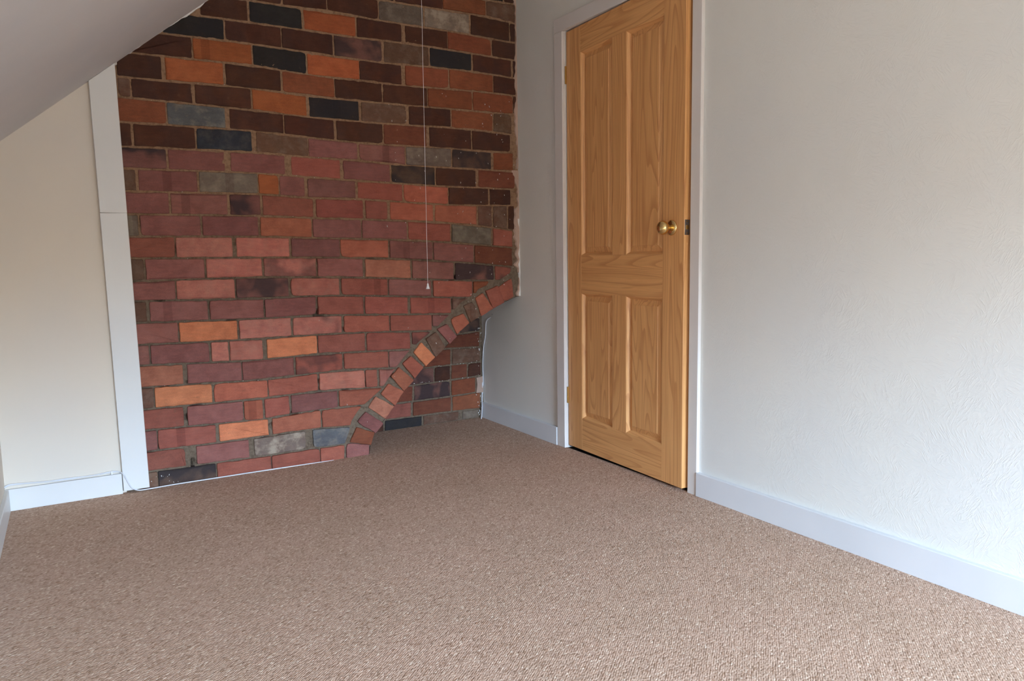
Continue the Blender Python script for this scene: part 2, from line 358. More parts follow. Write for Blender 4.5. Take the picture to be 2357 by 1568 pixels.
RECESS = [["M",[[-143,581],[-17,588],[-19,518],[-145,510]]],["Q",[[-310,491],[-22,509],[-24,424],[-312,432]]],["Q",[[-419,426],[-211,420],[-214,334],[-422,331]]],["B",[[-200,420],[-18,415],[-20,336],[-202,334]]],["T",[[-475,322],[-321,323],[-323,242],[-478,238]]],["D",[[-313,324],[-217,324],[-219,246],[-315,243]]],["Q",[[-205,325],[-107,326],[-109,250],[-208,246]]],["D",[[-98,326],[-15,326],[-16,253],[-100,250]]],["Q",[[-569,226],[-452,230],[-455,148],[-571,147]]],["T",[[-441,230],[-219,237],[-221,150],[-444,148]]],["W",[[-208,237],[-54,242],[-56,156],[-210,151]]],["R",[[-660,137],[-465,139],[-468,61],[-663,63]]],["Q",[[-452,139],[-216,141],[-218,61],[-455,61]]],["W",[[-205,142],[-25,147],[-27,56],[-207,61]]],["D",[[-701,55],[-631,54],[-633,-3],[-703,-3]]],["K",[[-621,54],[-402,52],[-404,0],[-623,-2]]],["B",[[-391,52],[-168,51],[-169,2],[-393,0]]],["S",[[-142,50],[-42,48],[-43,4],[-144,3]]]]
CABLE_LEFT = [[-2.343,-0.024,0.083],[-2.32,-0.024,0.096],[-2.265,-0.024,0.095],[-2.194,-0.024,0.09],[-2.12,-0.024,0.088],[-2.045,-0.024,0.089],[-1.971,-0.024,0.091],[-1.949,-0.024,0.093],[-1.931,-0.032,0.083],[-1.922,-0.032,0.063],[-1.912,-0.032,0.036],[-1.901,-0.032,0.019],[-1.878,-0.027,0.012],[-1.838,-0.027,0.012],[-1.747,-0.027,0.005],[-1.644,-0.027,0.003],[-1.538,-0.027,0.0]]
CABLE_RIGHT = [[-0.006,0.322,0.602],[-0.006,0.359,0.582],[-0.006,0.376,0.543],[-0.006,0.383,0.484],[-0.006,0.407,0.418],[-0.006,0.422,0.313],[-0.006,0.421,0.209],[-0.006,0.436,0.116],[-0.012,0.443,0.063],[-0.012,0.461,0.02],[-0.012,0.479,-0.004]]
# ------------------------------------------------------------ mesh helpers
class MB:
    def __init__(self):
        self.v, self.f = [], []
    def add(self, verts, faces):
        b = len(self.v)
        self.v += [tuple(p) for p in verts]
        self.f += [tuple(b + i for i in f) for f in faces]
        return self
    def box(self, x0, x1, y0, y1, z0, z1):
        x0, x1 = sorted((x0, x1)); y0, y1 = sorted((y0, y1)); z0, z1 = sorted((z0, z1))
        vs = [(x, y, z) for x in (x0, x1) for y in (y0, y1) for z in (z0, z1)]
        return self.add(vs, [(0, 1, 3, 2), (4, 6, 7, 5), (0, 4, 5, 1), (2, 3, 7, 6), (0, 2, 6, 4), (1, 5, 7, 3)])
    def prism_y(self, poly, y0, y1):
        """poly: (x,z) counter-clockwise seen from -y"""
        n = len(poly)
        vs = [(x, y0, z) for x, z in poly] + [(x, y1, z) for x, z in poly]
        fs = [tuple(range(n)), tuple(range(2 * n - 1, n - 1, -1))]
        fs += [(i, i + n, (i + 1) % n + n, (i + 1) % n) for i in range(n)]
        return self.add(vs, fs)
    def lathe(self, prof, axis_o, axis, n=24):
        """prof: (radius, distance along axis)"""
        a = Vector(axis).normalized()
        t = Vector((0, 0, 1)) if abs(a.z) < 0.9 else Vector((1, 0, 0))
        e1 = a.cross(t).normalized(); e2 = a.cross(e1)
        o = Vector(axis_o); vs = []; fs = []
        for r, d in prof:
            for k in range(n):
                th = 2 * math.pi * k / n
                vs.append(o + a * d + e1 * (r * math.cos(th)) + e2 * (r * math.sin(th)))
        for i in range(len(prof) - 1):
            for k in range(n):
                k2 = (k + 1) % n
                fs.append((i * n + k, i * n + k2, (i + 1) * n + k2, (i + 1) * n + k))
        fs.append(tuple(range(n - 1, -1, -1)))
        fs.append(tuple((len(prof) - 1) * n + k for k in range(n)))
        return self.add(vs, fs)
    def tube(self, pts, r, n=8, sub=6):
        P = [Vector(p) for p in pts]
        if sub > 1:
            Q = []
            for i in range(len(P) - 1):
                p0, p1, p2, p3 = P[max(i - 1, 0)], P[i], P[i + 1], P[min(i + 2, len(P) - 1)]
                for s in range(sub):
                    t = s / sub
                    Q.append(0.5 * ((2 * p1) + (p2 - p0) * t + (2 * p0 - 5 * p1 + 4 * p2 - p3) * t * t + (3 * p1 - p0 - 3 * p2 + p3) * t ** 3))
            Q.append(P[-1]); P = Q
        vs = []; fs = []; up = None
        for i, q in enumerate(P):
            d = (P[min(i + 1, len(P) - 1)] - P[max(i - 1, 0)]).normalized()
            if up is None:
                up = Vector((0, 0, 1)) if abs(d.z) < 0.9 else Vector((0, 1, 0))
            e1 = d.cross(up).normalized(); e2 = e1.cross(d); up = e2
            for k in range(n):
                th = 2 * math.pi * k / n
                vs.append(q + e1 * r * math.cos(th) + e2 * r * math.sin(th))
        for i in range(len(P) - 1):
            for k in range(n):
                k2 = (k + 1) % n
                fs.append((i * n + k, i * n + k2, (i + 1) * n + k2, (i + 1) * n + k))
        fs.append(tuple(range(n - 1, -1, -1))); fs.append(tuple((len(P) - 1) * n + k for k in range(n)))
        return self.add(vs, fs)
    def build(self, name, mat, parent=None, origin=None, smooth=False, bevel=0.0, segs=2):
        me = bpy.data.meshes.new(name)
        vs = self.v
        if origin is not None:
            ox, oy, oz = origin
            vs = [(x - ox, y - oy, z - oz) for x, y, z in vs]
        me.from_pydata(vs, [], self.f)
        me.validate(); me.update()
        me.materials.append(M[mat])
        if smooth:
            me.polygons.foreach_set('use_smooth', [True] * len(me.polygons))
        o = bpy.data.objects.new(name, me)
        COL.objects.link(o)
        if origin is not None:
            o.location = origin
        if parent is not None:
            o.parent = parent
        if bevel:
            b = o.modifiers.new('bevel', 'BEVEL'); b.width = bevel; b.segments = segs; b.limit_method = 'ANGLE'
        return o

def empty(name, loc=(0, 0, 0), rz=0.0, parent=None):
    o = bpy.data.objects.new(name, None)
    o.empty_display_size = 0.1
    COL.objects.link(o)
    o.location = loc; o.rotation_euler = (0, 0, rz)
    if parent: o.parent = parent
    return o
def structure(o, label=None):
    o['kind'] = 'structure'
    if label: o['label'] = label
    return o
def thing(o, label, cat, group=None):
    o['label'] = label; o['category'] = cat
    if group: o['group'] = group
    return o

def clip(poly, a, b, c):
    """keep a*x + b*z + c >= 0"""
    out = []
    for i in range(len(poly)):
        p, q = poly[i], poly[(i + 1) % len(poly)]
        dp, dq = a * p[0] + b * p[1] + c, a * q[0] + b * q[1] + c
        if dp >= 0: out.append(p)
        if (dp > 0 > dq) or (dp < 0 < dq):
            t = dp / (dp - dq)
            out.append((p[0] + (q[0] - p[0]) * t, p[1] + (q[1] - p[1]) * t))
    return out
def lerp_line(pts, x):
    if x <= pts[0][0]: a, b = pts[0], pts[1]
    elif x >= pts[-1][0]: a, b = pts[-2], pts[-1]
    else:
        for a, b in zip(pts, pts[1:]):
            if a[0] <= x <= b[0]: break
    if x < pts[0][0] or x > pts[-1][0]:
        k = max(-0.03, min(0.03, (b[1] - a[1]) / max(1e-6, b[0] - a[0])))
        e = pts[0] if x < pts[0][0] else pts[-1]
        return e[1] + k * (x - e[0])
    return a[1] + (b[1] - a[1]) * (x - a[0]) / (b[0] - a[0])

# ------------------------------------------------------------ room shell
RX = 0.0             # face of the right wall
REC = 0.427          # depth of the recess under the arch
OY0, OY1, OZ = -1.277, -0.430, 1.985      # door opening inside the linings

fl = MB().box(KNEE_X - 0.1, 1.2, FRONT_Y - 0.1, REC + 0.1, -0.12, -0.008).build('floor', 'landing_dark')
structure(fl, 'floor laid wall to wall with beige loop pile carpet')
nx, ny = 60, 140
cm = MB()
x0, x1, y0, y1 = KNEE_X, 0.0, FRONT_Y, REC
vs = []
for j in range(ny + 1):
    for i in range(nx + 1):
        x = x0 + (x1 - x0) * i / nx; y = y0 + (y1 - y0) * j / ny
        z = 0.0015 * noise.noise(Vector((x * 3, y * 3, 0.3)))
        vs.append((x, y, z - 0.0005))
cm.add(vs, [(j * (nx + 1) + i, j * (nx + 1) + i + 1, (j + 1) * (nx + 1) + i + 1, (j + 1) * (nx + 1) + i) for j in range(ny) for i in range(nx)])
carp = cm.build('carpet', 'carpet', fl, smooth=True)
carp['label'] = 'beige flecked loop pile carpet fitted wall to wall'

# right wall with the door opening; the plane runs on into the recess behind the arch
w = MB()
w.box(RX, RX + 0.12, FRONT_Y - 0.1, OY0 - 0.03, -0.05, CEIL + 0.1)
w.box(RX, RX + 0.12, OY1 + 0.03, REC + 0.15, -0.05, CEIL + 0.1)
w.box(RX, RX + 0.12, OY0 - 0.03, OY1 + 0.03, OZ + 0.03, CEIL + 0.1)
wall_right = structure(w.build('wall_right', 'wallpaper'), 'white textured wallpaper wall around the pine door')

knee_top = slope_z(KNEE_X)
structure(MB().box(KNEE_X - 0.1, KNEE_X, FRONT_Y - 0.1, 0.1, -0.05, knee_top + 0.05).build('wall_left', 'cream_wall_paint'), 'low knee wall under the roof slope at the left')
fw = MB()
fw.prism_y([(KNEE_X - 0.05, -0.05), (WX0, -0.05), (WX0, slope_z(WX0)), (KNEE_X - 0.05, knee_top)], FRONT_Y - 0.25, FRONT_Y)
fw.box(WX1, RX + 0.05, FRONT_Y - 0.25, FRONT_Y, -0.05, CEIL + 0.05)
fw.box(WX0, WX1, FRONT_Y - 0.25, FRONT_Y, -0.05, WZ0)
fw.prism_y([(WX0, WZ1), (WX1, WZ1), (WX1, CEIL + 0.05), (-1.02, CEIL + 0.05), (WX0, slope_z(WX0))], FRONT_Y - 0.25, FRONT_Y)
structure(fw.build('wall_front', 'cream_wall_paint'))
# window in the end wall behind the camera
wf = MB()
for bx in ((WX0, WX0 + 0.05, WZ0, WZ1), (WX1 - 0.05, WX1, WZ0, WZ1), (WX0, WX1, WZ0, WZ0 + 0.05), (WX0, WX1, WZ1 - 0.05, WZ1), ((WX0 + WX1) / 2 - 0.025, (WX0 + WX1) / 2 + 0.025, WZ0, WZ1)):
    wf.box(bx[0], bx[1], FRONT_Y - 0.16, FRONT_Y - 0.10, bx[2], bx[3])
win = structure(wf.build('window_1', 'white_gloss_board'))
MB().box(WX0, WX1, FRONT_Y - 0.135, FRONT_Y - 0.130, WZ0, WZ1).build('pane', 'glass', win)
# plastered strip of gable left of the brick
structure(MB().prism_y([(KNEE_X - 0.05, -0.05), (-1.922, -0.05), (-1.922, slope_z(-1.922) + 0.02), (KNEE_X - 0.05, slope_z(KNEE_X - 0.05) + 0.02)], 0.0, 0.1).build('wall_gable', 'cream_wall_paint'), 'cream painted end wall left of the white board')
# flat ceiling
structure(MB().box(-1.02, RX + 0.1, FRONT_Y - 0.1, 0.1, CEIL, CEIL + 0.08).build('ceiling', 'ceiling_paint'))
# sloping ceiling
sm = MB()
def slope_slab(mb_, xa, xb, ya, yb, lo=0.0, hi=0.12):
    mb_.prism_y([(xa, slope_z(xa) + lo), (xb, slope_z(xb) + lo), (xb, slope_z(xb) + hi), (xa, slope_z(xa) + hi)], ya, yb)
slope_slab(sm, KNEE_X - 0.1, -1.02, FRONT_Y - 0.1, 0.1)
structure(sm.build('ceiling_slope', 'slope_paint'), 'sloping attic ceiling falling to the left')

# ------------------------------------------------------------ the brick wall
BL = -1.93     # left end, behind the board
INTR = [(x / 1000, z / 1000) for x, z in INTRADOS]
EXTR = [(x / 1000, z / 1000) for x, z in EXTRADOS]      # from top right down to the left foot
def intr_z(x):
    if x <= INTR[0][0]: return -1.0
    return lerp_line(INTR, x)
def extr_x(z):
    """x of the outer edge of the arch ring at height z (inf above the ring)"""
    if z >= EXTR[0][1]: return 9.0
    for a, b in zip(EXTR, EXTR[1:]):
        if b[1] <= z <= a[1]:
            t = (a[1] - z) / (a[1] - b[1])
            return a[0] + (b[0] - a[0]) * t
    return EXTR[-1][0]
JW = {int(k): [(x / 1000, z / 1000) for x, z in v] for k, v in JOINTS.items()}
# two more courses rise above the picture's top edge
for k in (-3, -4):
    JW[k] = [(-1.3, JW[0][0][1] - k * 0.09), (0.0, JW[0][-1][1] - k * 0.09)]
for k in (-1, -2):
    JW[k] = [(-1.3, JW[0][0][1] - k * 0.09)] + JW[k]
JW[23] = [(-2.0, -0.012), (0.0, -0.012)]

# mortar body: displaced sheet with deep pits
STEP = 0.006
HOLE = (-1.664, 0.079, 0.007, 0.026)     # x, z, half width, half height of the missing mortar
hx = [0.0]
mort = MB()
NX = int((0.0 - BL) / STEP) + 1
NZ = int(CEIL / STEP) + 2
idx = {}
def inside(x, z):
    if z > slope_z(x) + 0.02: return False
    if x > INTR[0][0] and z + STEP / 2 < intr_z(x): return False
    return True
vs = []
def mv(i, k):
    key = (i, k)
    if key not in idx:
        x = BL + i * STEP; z = -0.01 + k * STEP
        t = min(1.0, max(0.0, (1.35 - z) / 0.6))
        y = 0.0042 + 0.0045 * t
        y += 0.0035 * noise.noise(Vector((x * 38, z * 38, 1.7))) + 0.002 * noise.noise(Vector((x * 110, z * 110, 5.1)))
        pit = noise.noise(Vector((x * 16, z * 22, 9.3)))
        if pit > 0.42: y += (pit - 0.42) * 0.10 * t
        dx, dz = (x - HOLE[0]) / HOLE[2], (z - HOLE[1]) / HOLE[3]
        if dx * dx + dz * dz < 1.0: y = 0.075
        if x > INTR[0][0]: z = max(z, intr_z(x))
        idx[key] = len(vs)
        vs.append((min(x, 0.004), y, z))
    return idx[key]
fs = []
for i in range(NX):
    xc = BL + (i + 0.5) * STEP
    for k in range(NZ):
        zc = -0.01 + (k + 0.5) * STEP
        if inside(xc, zc):
            fs.append((mv(i, k), mv(i + 1, k), mv(i + 1, k + 1), mv(i, k + 1)))
mort.add(vs, fs)
# solid body behind: soffit of the arch, its reveal and the back of the sheet
sof = [(-0.872, -0.02)] + INTR[1:] + [(0.0, INTR[-1][1])]
sv = []
for x, z in sof:
    sv += [(x, 0.004, z), (x, REC, z)]
mort.add(sv, [(2 * i, 2 * i + 1, 2 * i + 3, 2 * i + 2) for i in range(len(sof) - 1)])
wall = structure(mort.build('wall_back', 'mortar', smooth=True), 'exposed red brick gable wall with a half arch of headers')

BC = dict(D=(88, 52, 38), P=(142, 88, 80), R=(156, 86, 70), Q=(122, 67, 48), C=(168, 93, 70), W=(140, 77, 50),
          O=(172, 92, 52), F=(216, 126, 84), E=(176, 110, 84), L=(178, 106, 90), B=(112, 78, 60), K=(52, 48, 48),
          N=(56, 64, 76), G=(92, 94, 96), S=(114, 100, 86), M=(94, 72, 62), T=(130, 84, 76), X=(134, 116, 102))
SOOT = dict(M=1.0, T=0.85, K=0.6, D=0.25, N=0.5, P=0.0, G=0.0, B=0.1)
BLOOM = dict(X=1.0, S=0.32, G=0.4, L=0.12, N=0.1, B=0.2)
rnd = random.Random(11)

def round_poly(poly, r):
    """cut the corners of a polygon with two points each and roughen the long sides"""
    out = []
    n = len(poly)
    for i in range(n):
        p0, p, p1 = Vector(poly[i - 1]), Vector(poly[i]), Vector(poly[(i + 1) % n])
        a, b = p0 - p, p1 - p
        la, lb = a.length, b.length
        if la < 1e-5 or lb < 1e-5: continue
        rr = min(r * rnd.uniform(0.6, 2.0), la * 0.4, lb * 0.4)
        if rnd.random() < 0.10: rr = min(rr * 3.0, la * 0.4, lb * 0.4)
        A, B_ = p + a / la * rr, p + b / lb * rr
        out += [A, p.lerp((A + B_) / 2, 0.45), B_]
        if lb > 0.05:
            steps = int(lb / 0.022)
            nrm = Vector((b.y, -b.x)) / lb
            for s in range(1, steps):
                q = p + b * (s / steps)
                out.append(q + nrm * (0.0034 * noise.noise(Vector((q.x * 45, q.y * 45, 3.3))) - 0.0003))
    return out
def shrink(poly, d):
    n = len(poly)
    c = sum(poly, Vector((0, 0))) / n
    out = []
    for i in range(n):
        a, b = poly[i - 1], poly[(i + 1) % n]
        t = (b - a)
        if t.length < 1e-6:
            out.append(poly[i]); continue
        nrm = Vector((-t.y, t.x)).normalized()
        if nrm.dot(c - poly[i]) < 0: nrm = -nrm
        out.append(poly[i] + nrm * d)
    return out
def ccw(poly):
    s = sum(poly[i - 1][0] * poly[i][1] - poly[i][0] * poly[i - 1][1] for i in range(len(poly)))
    return poly if s > 0 else poly[::-1]
def grow(poly, d):
    return [tuple(p) for p in shrink([Vector(q) for q in poly], -d)]
def brick(poly, code, y, parent, depth=0.03, r=0.004):
    poly = ccw([tuple(p) for p in poly])
    if len(poly) < 3: return None
    xs = [p[0] for p in poly]; zs = [p[1] for p in poly]
    if (max(xs) - min(xs)) < 0.012 or (max(zs) - min(zs)) < 0.010: return None
    P = round_poly(poly, r)
    n = len(P)
    cx, cz = sum(p.x for p in P) / n, sum(p.y for p in P) / n
    proud = rnd.uniform(-0.0015, 0.0028)
    tx, tz = rnd.uniform(-0.010, 0.010), rnd.uniform(-0.02, 0.02)
    P2, P3 = shrink(P, 0.0012), shrink(P, 0.0045)
    yy = lambda p, e: y - proud - e + tx * (p.x - cx) + tz * (p.y - cz)
    vs = [(p.x, y + depth, p.y) for p in P] + [(p.x, yy(p, -0.0035), p.y) for p in P] + \
         [(p.x, yy(p, -0.0010), p.y) for p in P2] + [(p.x, yy(p, 0.0), p.y) for p in P3]
    fs = []
    for ring in range(3):
        for i in range(n):
            j = (i + 1) % n
            fs.append((ring * n + i, ring * n + j, (ring + 1) * n + j, (ring + 1) * n + i))
    fs.append(tuple(3 * n + i for i in range(n)))
    o = MB().add(vs, fs).build('brick', 'brick', parent, origin=(cx, y, cz))
    c = BC[code]
    g_ = sum(c) / 3.0
    c = [v + (g_ - v) * 0.13 for v in c]
    k = rnd.uniform(0.95, 1.09)
    o.color = srgb(*[min(255, v * k * rnd.uniform(0.98, 1.02)) for v in c])
    o['soot'] = min(1.0, SOOT.get(code, 0.0) * rnd.uniform(0.7, 1.1)) if code in SOOT else (0.5 if rnd.random() < 0.06 else 0.0)
    o['bloom'] = BLOOM.get(code, 0.0)
    o['band'] = 0.8 if rnd.random() < 0.09 else 0.0
    return o

rows = {int(k): [(a / 1000, b / 1000, c) for a, b, c in v] for k, v in ROWS.items()}
# courses above: continue the top seen course in the same bond
def filler(k, start):
    out, x = [], start
    while x > -1.5:
        out.append((x - 0.225, x, rnd.choice('DDDBWQOK')))
        x -= 0.233
    return out[::-1]
for k, s in ((-2, -0.075), (-3, -0.185)):
    rows[k] = filler(k, s) + [(s + 0.008, -0.004, 'D')]
rows[-1] = filler(-1, rows[-1][0][0] - 0.008) + rows[-1]
GAP = 0.0042
for k in sorted(rows):
    for (xa, xb, code) in rows[k]:
        xb = min(xb, -0.004)
        xa = max(xa, BL + 0.012)
        if xb - xa < 0.012: continue
        top = lambda x: lerp_line(JW[k - 1], x) - GAP
        bot = lambda x: (lerp_line(JW[k], x) + GAP) if k < 23 else -0.006
        zt, zb = (top(xa) + top(xb)) / 2, (bot(xa) + bot(xb)) / 2
        if xb > min(extr_x(zt), extr_x(zb)) - 0.002:
            # cut to the outside of the arch ring
            L, Rr = [], []
            for s in range(5):
                z0_ = bot(xa) + (top(xa) - bot(xa)) * s / 4
                lim = extr_x(z0_) - 0.006
                xr = min(xb, lim)
                z1_ = bot(xr) + (top(xr) - bot(xr)) * s / 4
                xr = min(xb, extr_x(z1_) - 0.006)
                if xr > xa + 0.004: Rr.append((xr, z1_)); L.append((xa, z0_))
            if len(Rr) < 2: continue
            poly = [L[0]] + Rr + [L[-1]]
        else:
            poly = [(xa, bot(xa)), (xb, bot(xb)), (xb, top(xb)), (xa, top(xa))]
        poly = clip(poly, SLOPE_K, -1, SLOPE_Z0 + 0.004)        # under the roof slope
        poly = clip(poly, 0, -1, CEIL)
        if len(poly) >= 3:
            brick(poly, code, 0.0, wall)
for code, pl in ARCH:
    pl = [(x / 1000, z / 1000) for x, z in pl]
    pl = clip(pl, 0, 1, 0.004)
    brick(clip(grow(pl, 0.0055), 0, 1, 0.004), code, -0.0015, wall, 0.10, 0.005)

# recess wall under the arch
rec = MB()
vs, fs, idx = [], [], {}
NX2, NZ2 = int(0.89 / 0.008), int(0.75 / 0.008)
for k in range(NZ2 + 1):
    for i in range(NX2 + 1):
        x = -0.88 + i * 0.008; z = -0.01 + k * 0.008
        vs.append((min(x, 0.004), REC + 0.005 + 0.004 * noise.noise(Vector((x * 40, z * 40, 7.7))), z))
for k in range(NZ2):
    for i in range(NX2):
        a = k * (NX2 + 1) + i
        fs.append((a, a + 1, a + NX2 + 2, a + NX2 + 1))
rec.add(vs, fs)
recess = structure(rec.build('wall_recess', 'mortar', smooth=True), 'shadowed brick at the back of the recess under the arch')
for code, pl in RECESS:
    brick(clip([(x / 1000, z / 1000) for x, z in pl], 0, 1, 0.004), code, REC, recess)
for (xa, xb, za, zb, code) in ((-0.62, -0.46, 0.251, 0.32, 'Q'), (-0.40, -0.17, 0.60, 0.67, 'D'), (-0.16, -0.02, 0.60, 0.67, 'Q'), (-0.38, -0.155, 0.512, 0.580, 'D'), (-0.56, -0.43, 0.34, 0.42, 'R'), (-0.86, -0.71, 0.004, 0.055, 'D'), (-0.86, -0.67, 0.064, 0.137, 'Q'), (-0.8, -0.58, 0.148, 0.228, 'Q')):
    brick([(xa, za), (xb, za), (xb, zb), (xa, zb)], code, REC, recess)

# ragged plaster where the right wall meets the bricks, and filler along the slope
def ragged(pts, w0, w1, t, name, mat, parent, side):
    """irregular strip following pts (x,z), lying on the face of the wall"""
    mb_ = MB(); vs = []
    n = 0
    for (xa, za), (xb, zb) in zip(pts, pts[1:]):
        L = math.hypot(xb - xa, zb - za); s = max(2, int(L / 0.008))
        for q in range(s):
            f = q / s
            x, z = xa + (xb - xa) * f, za + (zb - za) * f
            px, pz = side(xa, za, xb, zb, L)
            wd = w0 + (w1 - w0) * max(0.0, min(1.0, 0.45 + 1.3 * noise.noise(Vector((x * 9, z * 9, 2.2 + w1 * 40))) + 0.6 * noise.noise(Vector((x * 35, z * 35, 4.2)))))
            tt = t * (1 + 0.5 * noise.noise(Vector((x * 50, z * 50, 0.5))))
            vs += [(x, 0.006, z), (x, -tt, z), (x + px * wd * 0.8, -tt * 0.9, z + pz * wd * 0.8), (x + px * wd, 0.006, z + pz * wd)]
            n += 1
    fs = []
    for i in range(n - 1):
        for a in range(3):
            fs.append((4 * i + a, 4 * i + a + 1, 4 * i + a + 5, 4 * i + a + 4))
    return mb_.add(vs, fs).build(name, mat, parent)
nrm = lambda xa, za, xb, zb, L: (-(zb - za) / L, (xb - xa) / L)
ragged([(-0.0005, 0.735), (-0.0005, 1.40)], 0.005, 0.042, 0.004, 'plaster_edge', 'pink_plaster', wall, nrm)
ragged([(-0.0004, 0.735), (-0.0004, 1.15)], 0.0005, 0.016, 0.0062, 'filler_edge', 'white_filler', wall, nrm)
ragged([(-0.0005, 1.40), (-0.0005, CEIL)], 0.002, 0.022, 0.004, 'plaster_edge', 'pink_plaster', wall, nrm)
ragged([(-1.02, slope_z(-1.02)), (-1.86, slope_z(-1.86))], 0.0005, 0.009, 0.002, 'filler_edge', 'white_filler', wall, nrm)
# pale plaster patch beside the recess bricks
pp = MB().prism_y(ccw([(-0.052, 0.150), (-0.006, 0.150), (-0.003, 0.245), (-0.050, 0.240), (-0.044, 0.20)]), REC - 0.006, REC + 0.01)
pp.build('plaster_patch', 'pink_plaster', recess)
# white paint and plaster flecks stuck on the bricks
fk = MB()
def fleck(x, y, z, s, e):
    a = rnd.uniform(-0.4, 0.4)
    pts = []
    for q in range(5):
        th_ = 2 * math.pi * q / 5 + rnd.uniform(-0.3, 0.3)
        u, v_ = s * math.cos(th_) * rnd.uniform(0.6, 1), s * e * math.sin(th_) * rnd.uniform(0.6, 1)
        pts.append((x + u * math.cos(a) - v_ * math.sin(a), z + u * math.sin(a) + v_ * math.cos(a)))
    fk.add([(p[0], y, p[1]) for p in pts] + [(x, y - 0.0018, z)], [(i, (i + 1) % 5, 5) for i in range(5)])
for _ in range(150):
    x = -0.02 - abs(rnd.gauss(0, 0.33)); z = rnd.uniform(0.1, 1.75)
    if x > -1.8 and (x < -0.9 or z > intr_z(x) + 0.02): fleck(x, -0.0035, z, rnd.uniform(0.0010, 0.0026), rnd.uniform(1, 3))
for _ in range(110):
    k = rnd.randint(3, 21); x = rnd.uniform(-1.8, -0.05)
    z = lerp_line(JW[k], x) + rnd.uniform(-0.005, 0.005)
    if z > 0.1 and (x < -0.95 or z > intr_z(x) + 0.11) and z < slope_z(x) - 0.03: fleck(x, 0.002, z, rnd.uniform(0.001, 0.0024), rnd.uniform(0.5, 1.3))
for _ in range(9):
    fleck(rnd.uniform(-1.83, -1.72), -0.004, rnd.uniform(0.01, 0.05), rnd.uniform(0.0008, 0.0026), rnd.uniform(0.8, 2.5))
fko = fk.build('plaster_fleck', 'white_filler', wall); fko['kind'] = 'stuff'; fko['label'] = 'tiny white plaster flecks stuck to the bricks'
fk = MB()
for _ in range(38):
    fleck(-0.012 - abs(rnd.gauss(0, 0.018)), REC - 0.005, rnd.choice((rnd.uniform(0.0, 0.10), rnd.uniform(0.0, 0.6))), rnd.uniform(0.0015, 0.005), rnd.uniform(0.8, 2.4))
for _ in range(70):
    z = rnd.choice((0.331, 0.418, 0.246, 0.500)); fleck(rnd.uniform(-0.46, -0.02), REC - 0.0005, z + rnd.uniform(-0.005, 0.004), rnd.uniform(0.002, 0.005), rnd.uniform(0.3, 0.8))
fko = fk.build('plaster_fleck', 'white_filler', recess); fko['kind'] = 'stuff'

# ------------------------------------------------------------ boards and skirtings
# upright board covering the joint of plaster and brick; two lengths butted together
bt = structure(empty('trim_1', (-1.885, -0.012, 0)), 'tall white painted board at the left edge of the brick')
def board(z0, z1f, dx=0.0, y=-0.024):
    xl = lambda z: -1.9335 - 0.0088 * z + dx
    xr = lambda z: -1.8375 - 0.0092 * z + dx
    pts = [(xl(z0), z0), (xr(z0), z0)]
    if z1f is None:
        za, zb = slope_z(xr(1.72)), slope_z(xl(1.64))
        pts += [(xr(za), za - 0.001), (xl(zb), zb - 0.001)]
    else:
        pts += [(xr(z1f), z1f + 0.0015), (xl(z1f), z1f)]
    return MB().prism_y([(x + 1.885, z) for x, z in pts], y + 0.012, 0.016)
bo1 = board(0.011, 1.1395).build('board', 'white_gloss_board', bt, bevel=0.002)
bo2 = board(1.1408, None, 0.0005, -0.0235).build('board', 'white_gloss_board', bt, bevel=0.002)

def skirting(name, pts_box, mat='skirting_paint', label=None, bevel=0.0025):
    o = MB().box(*pts_box).build(name, mat, bevel=bevel)
    return structure(o, label)
skirting('baseboard_back', (KNEE_X, -1.9365, -0.016, 0.001, -0.002, 0.084), 'white_gloss_board', 'short white skirting left of the white board')
skirting('baseboard_left', (KNEE_X - 0.001, KNEE_X + 0.014, FRONT_Y, -0.019, -0.002, 0.084), 'white_gloss_board', 'white skirting along the knee wall')
skirting('baseboard_right', (-0.019, 0.001, FRONT_Y, -1.3255, -0.002, 0.093), label='long white skirting from the door towards the viewer')
skirting('baseboard_recess', (-0.019, 0.001, -0.3635, REC - 0.004, -0.002, 0.090), label='short white skirting between the brick and the door')
skirting('baseboard_front', (KNEE_X + 0.014, -0.019, FRONT_Y - 0.001, FRONT_Y + 0.016, -0.002, 0.093))

# ------------------------------------------------------------ door casing and lining
dc = structure(empty('trim_2', (0, -0.85, 0)), 'white painted casing around the pine door')
def part(box_, name, mat, parent, off=(0, 0, 0), bevel=0.0015):
    x0, x1, y0, y1, z0, z1 = box_
    return MB().box(x0 - off[0], x1 - off[0], y0 - off[1], y1 - off[1], z0 - off[2], z1 - off[2]).build(name, mat, parent, bevel=bevel)
off = (0, -0.85, 0)
part((-0.015, 0.001, OY1, OY1 + 0.064, -0.002, OZ + 0.0), 'architrave', 'casing_paint', dc, off, 0.002)
part((-0.015, 0.001, OY0 - 0.049, OY0, -0.002, OZ + 0.0), 'architrave', 'casing_paint', dc, off, 0.002)
part((-0.015, 0.001, OY0 - 0.049, OY1 + 0.064, OZ + 0.0005, OZ + 0.064), 'architrave', 'casing_paint', dc, off, 0.002)
part((0.000, 0.118, OY1 - 0.001, OY1 + 0.029, -0.002, OZ + 0.028), 'jamb', 'casing_paint', dc, off, 0.001)
part((0.000, 0.118, OY0 - 0.029, OY0 + 0.001, -0.002, OZ + 0.028), 'jamb', 'casing_paint', dc, off, 0.001)
part((0.000, 0.118, OY0, OY1, OZ, OZ + 0.028), 'jamb', 'casing_paint', dc, off, 0.001)
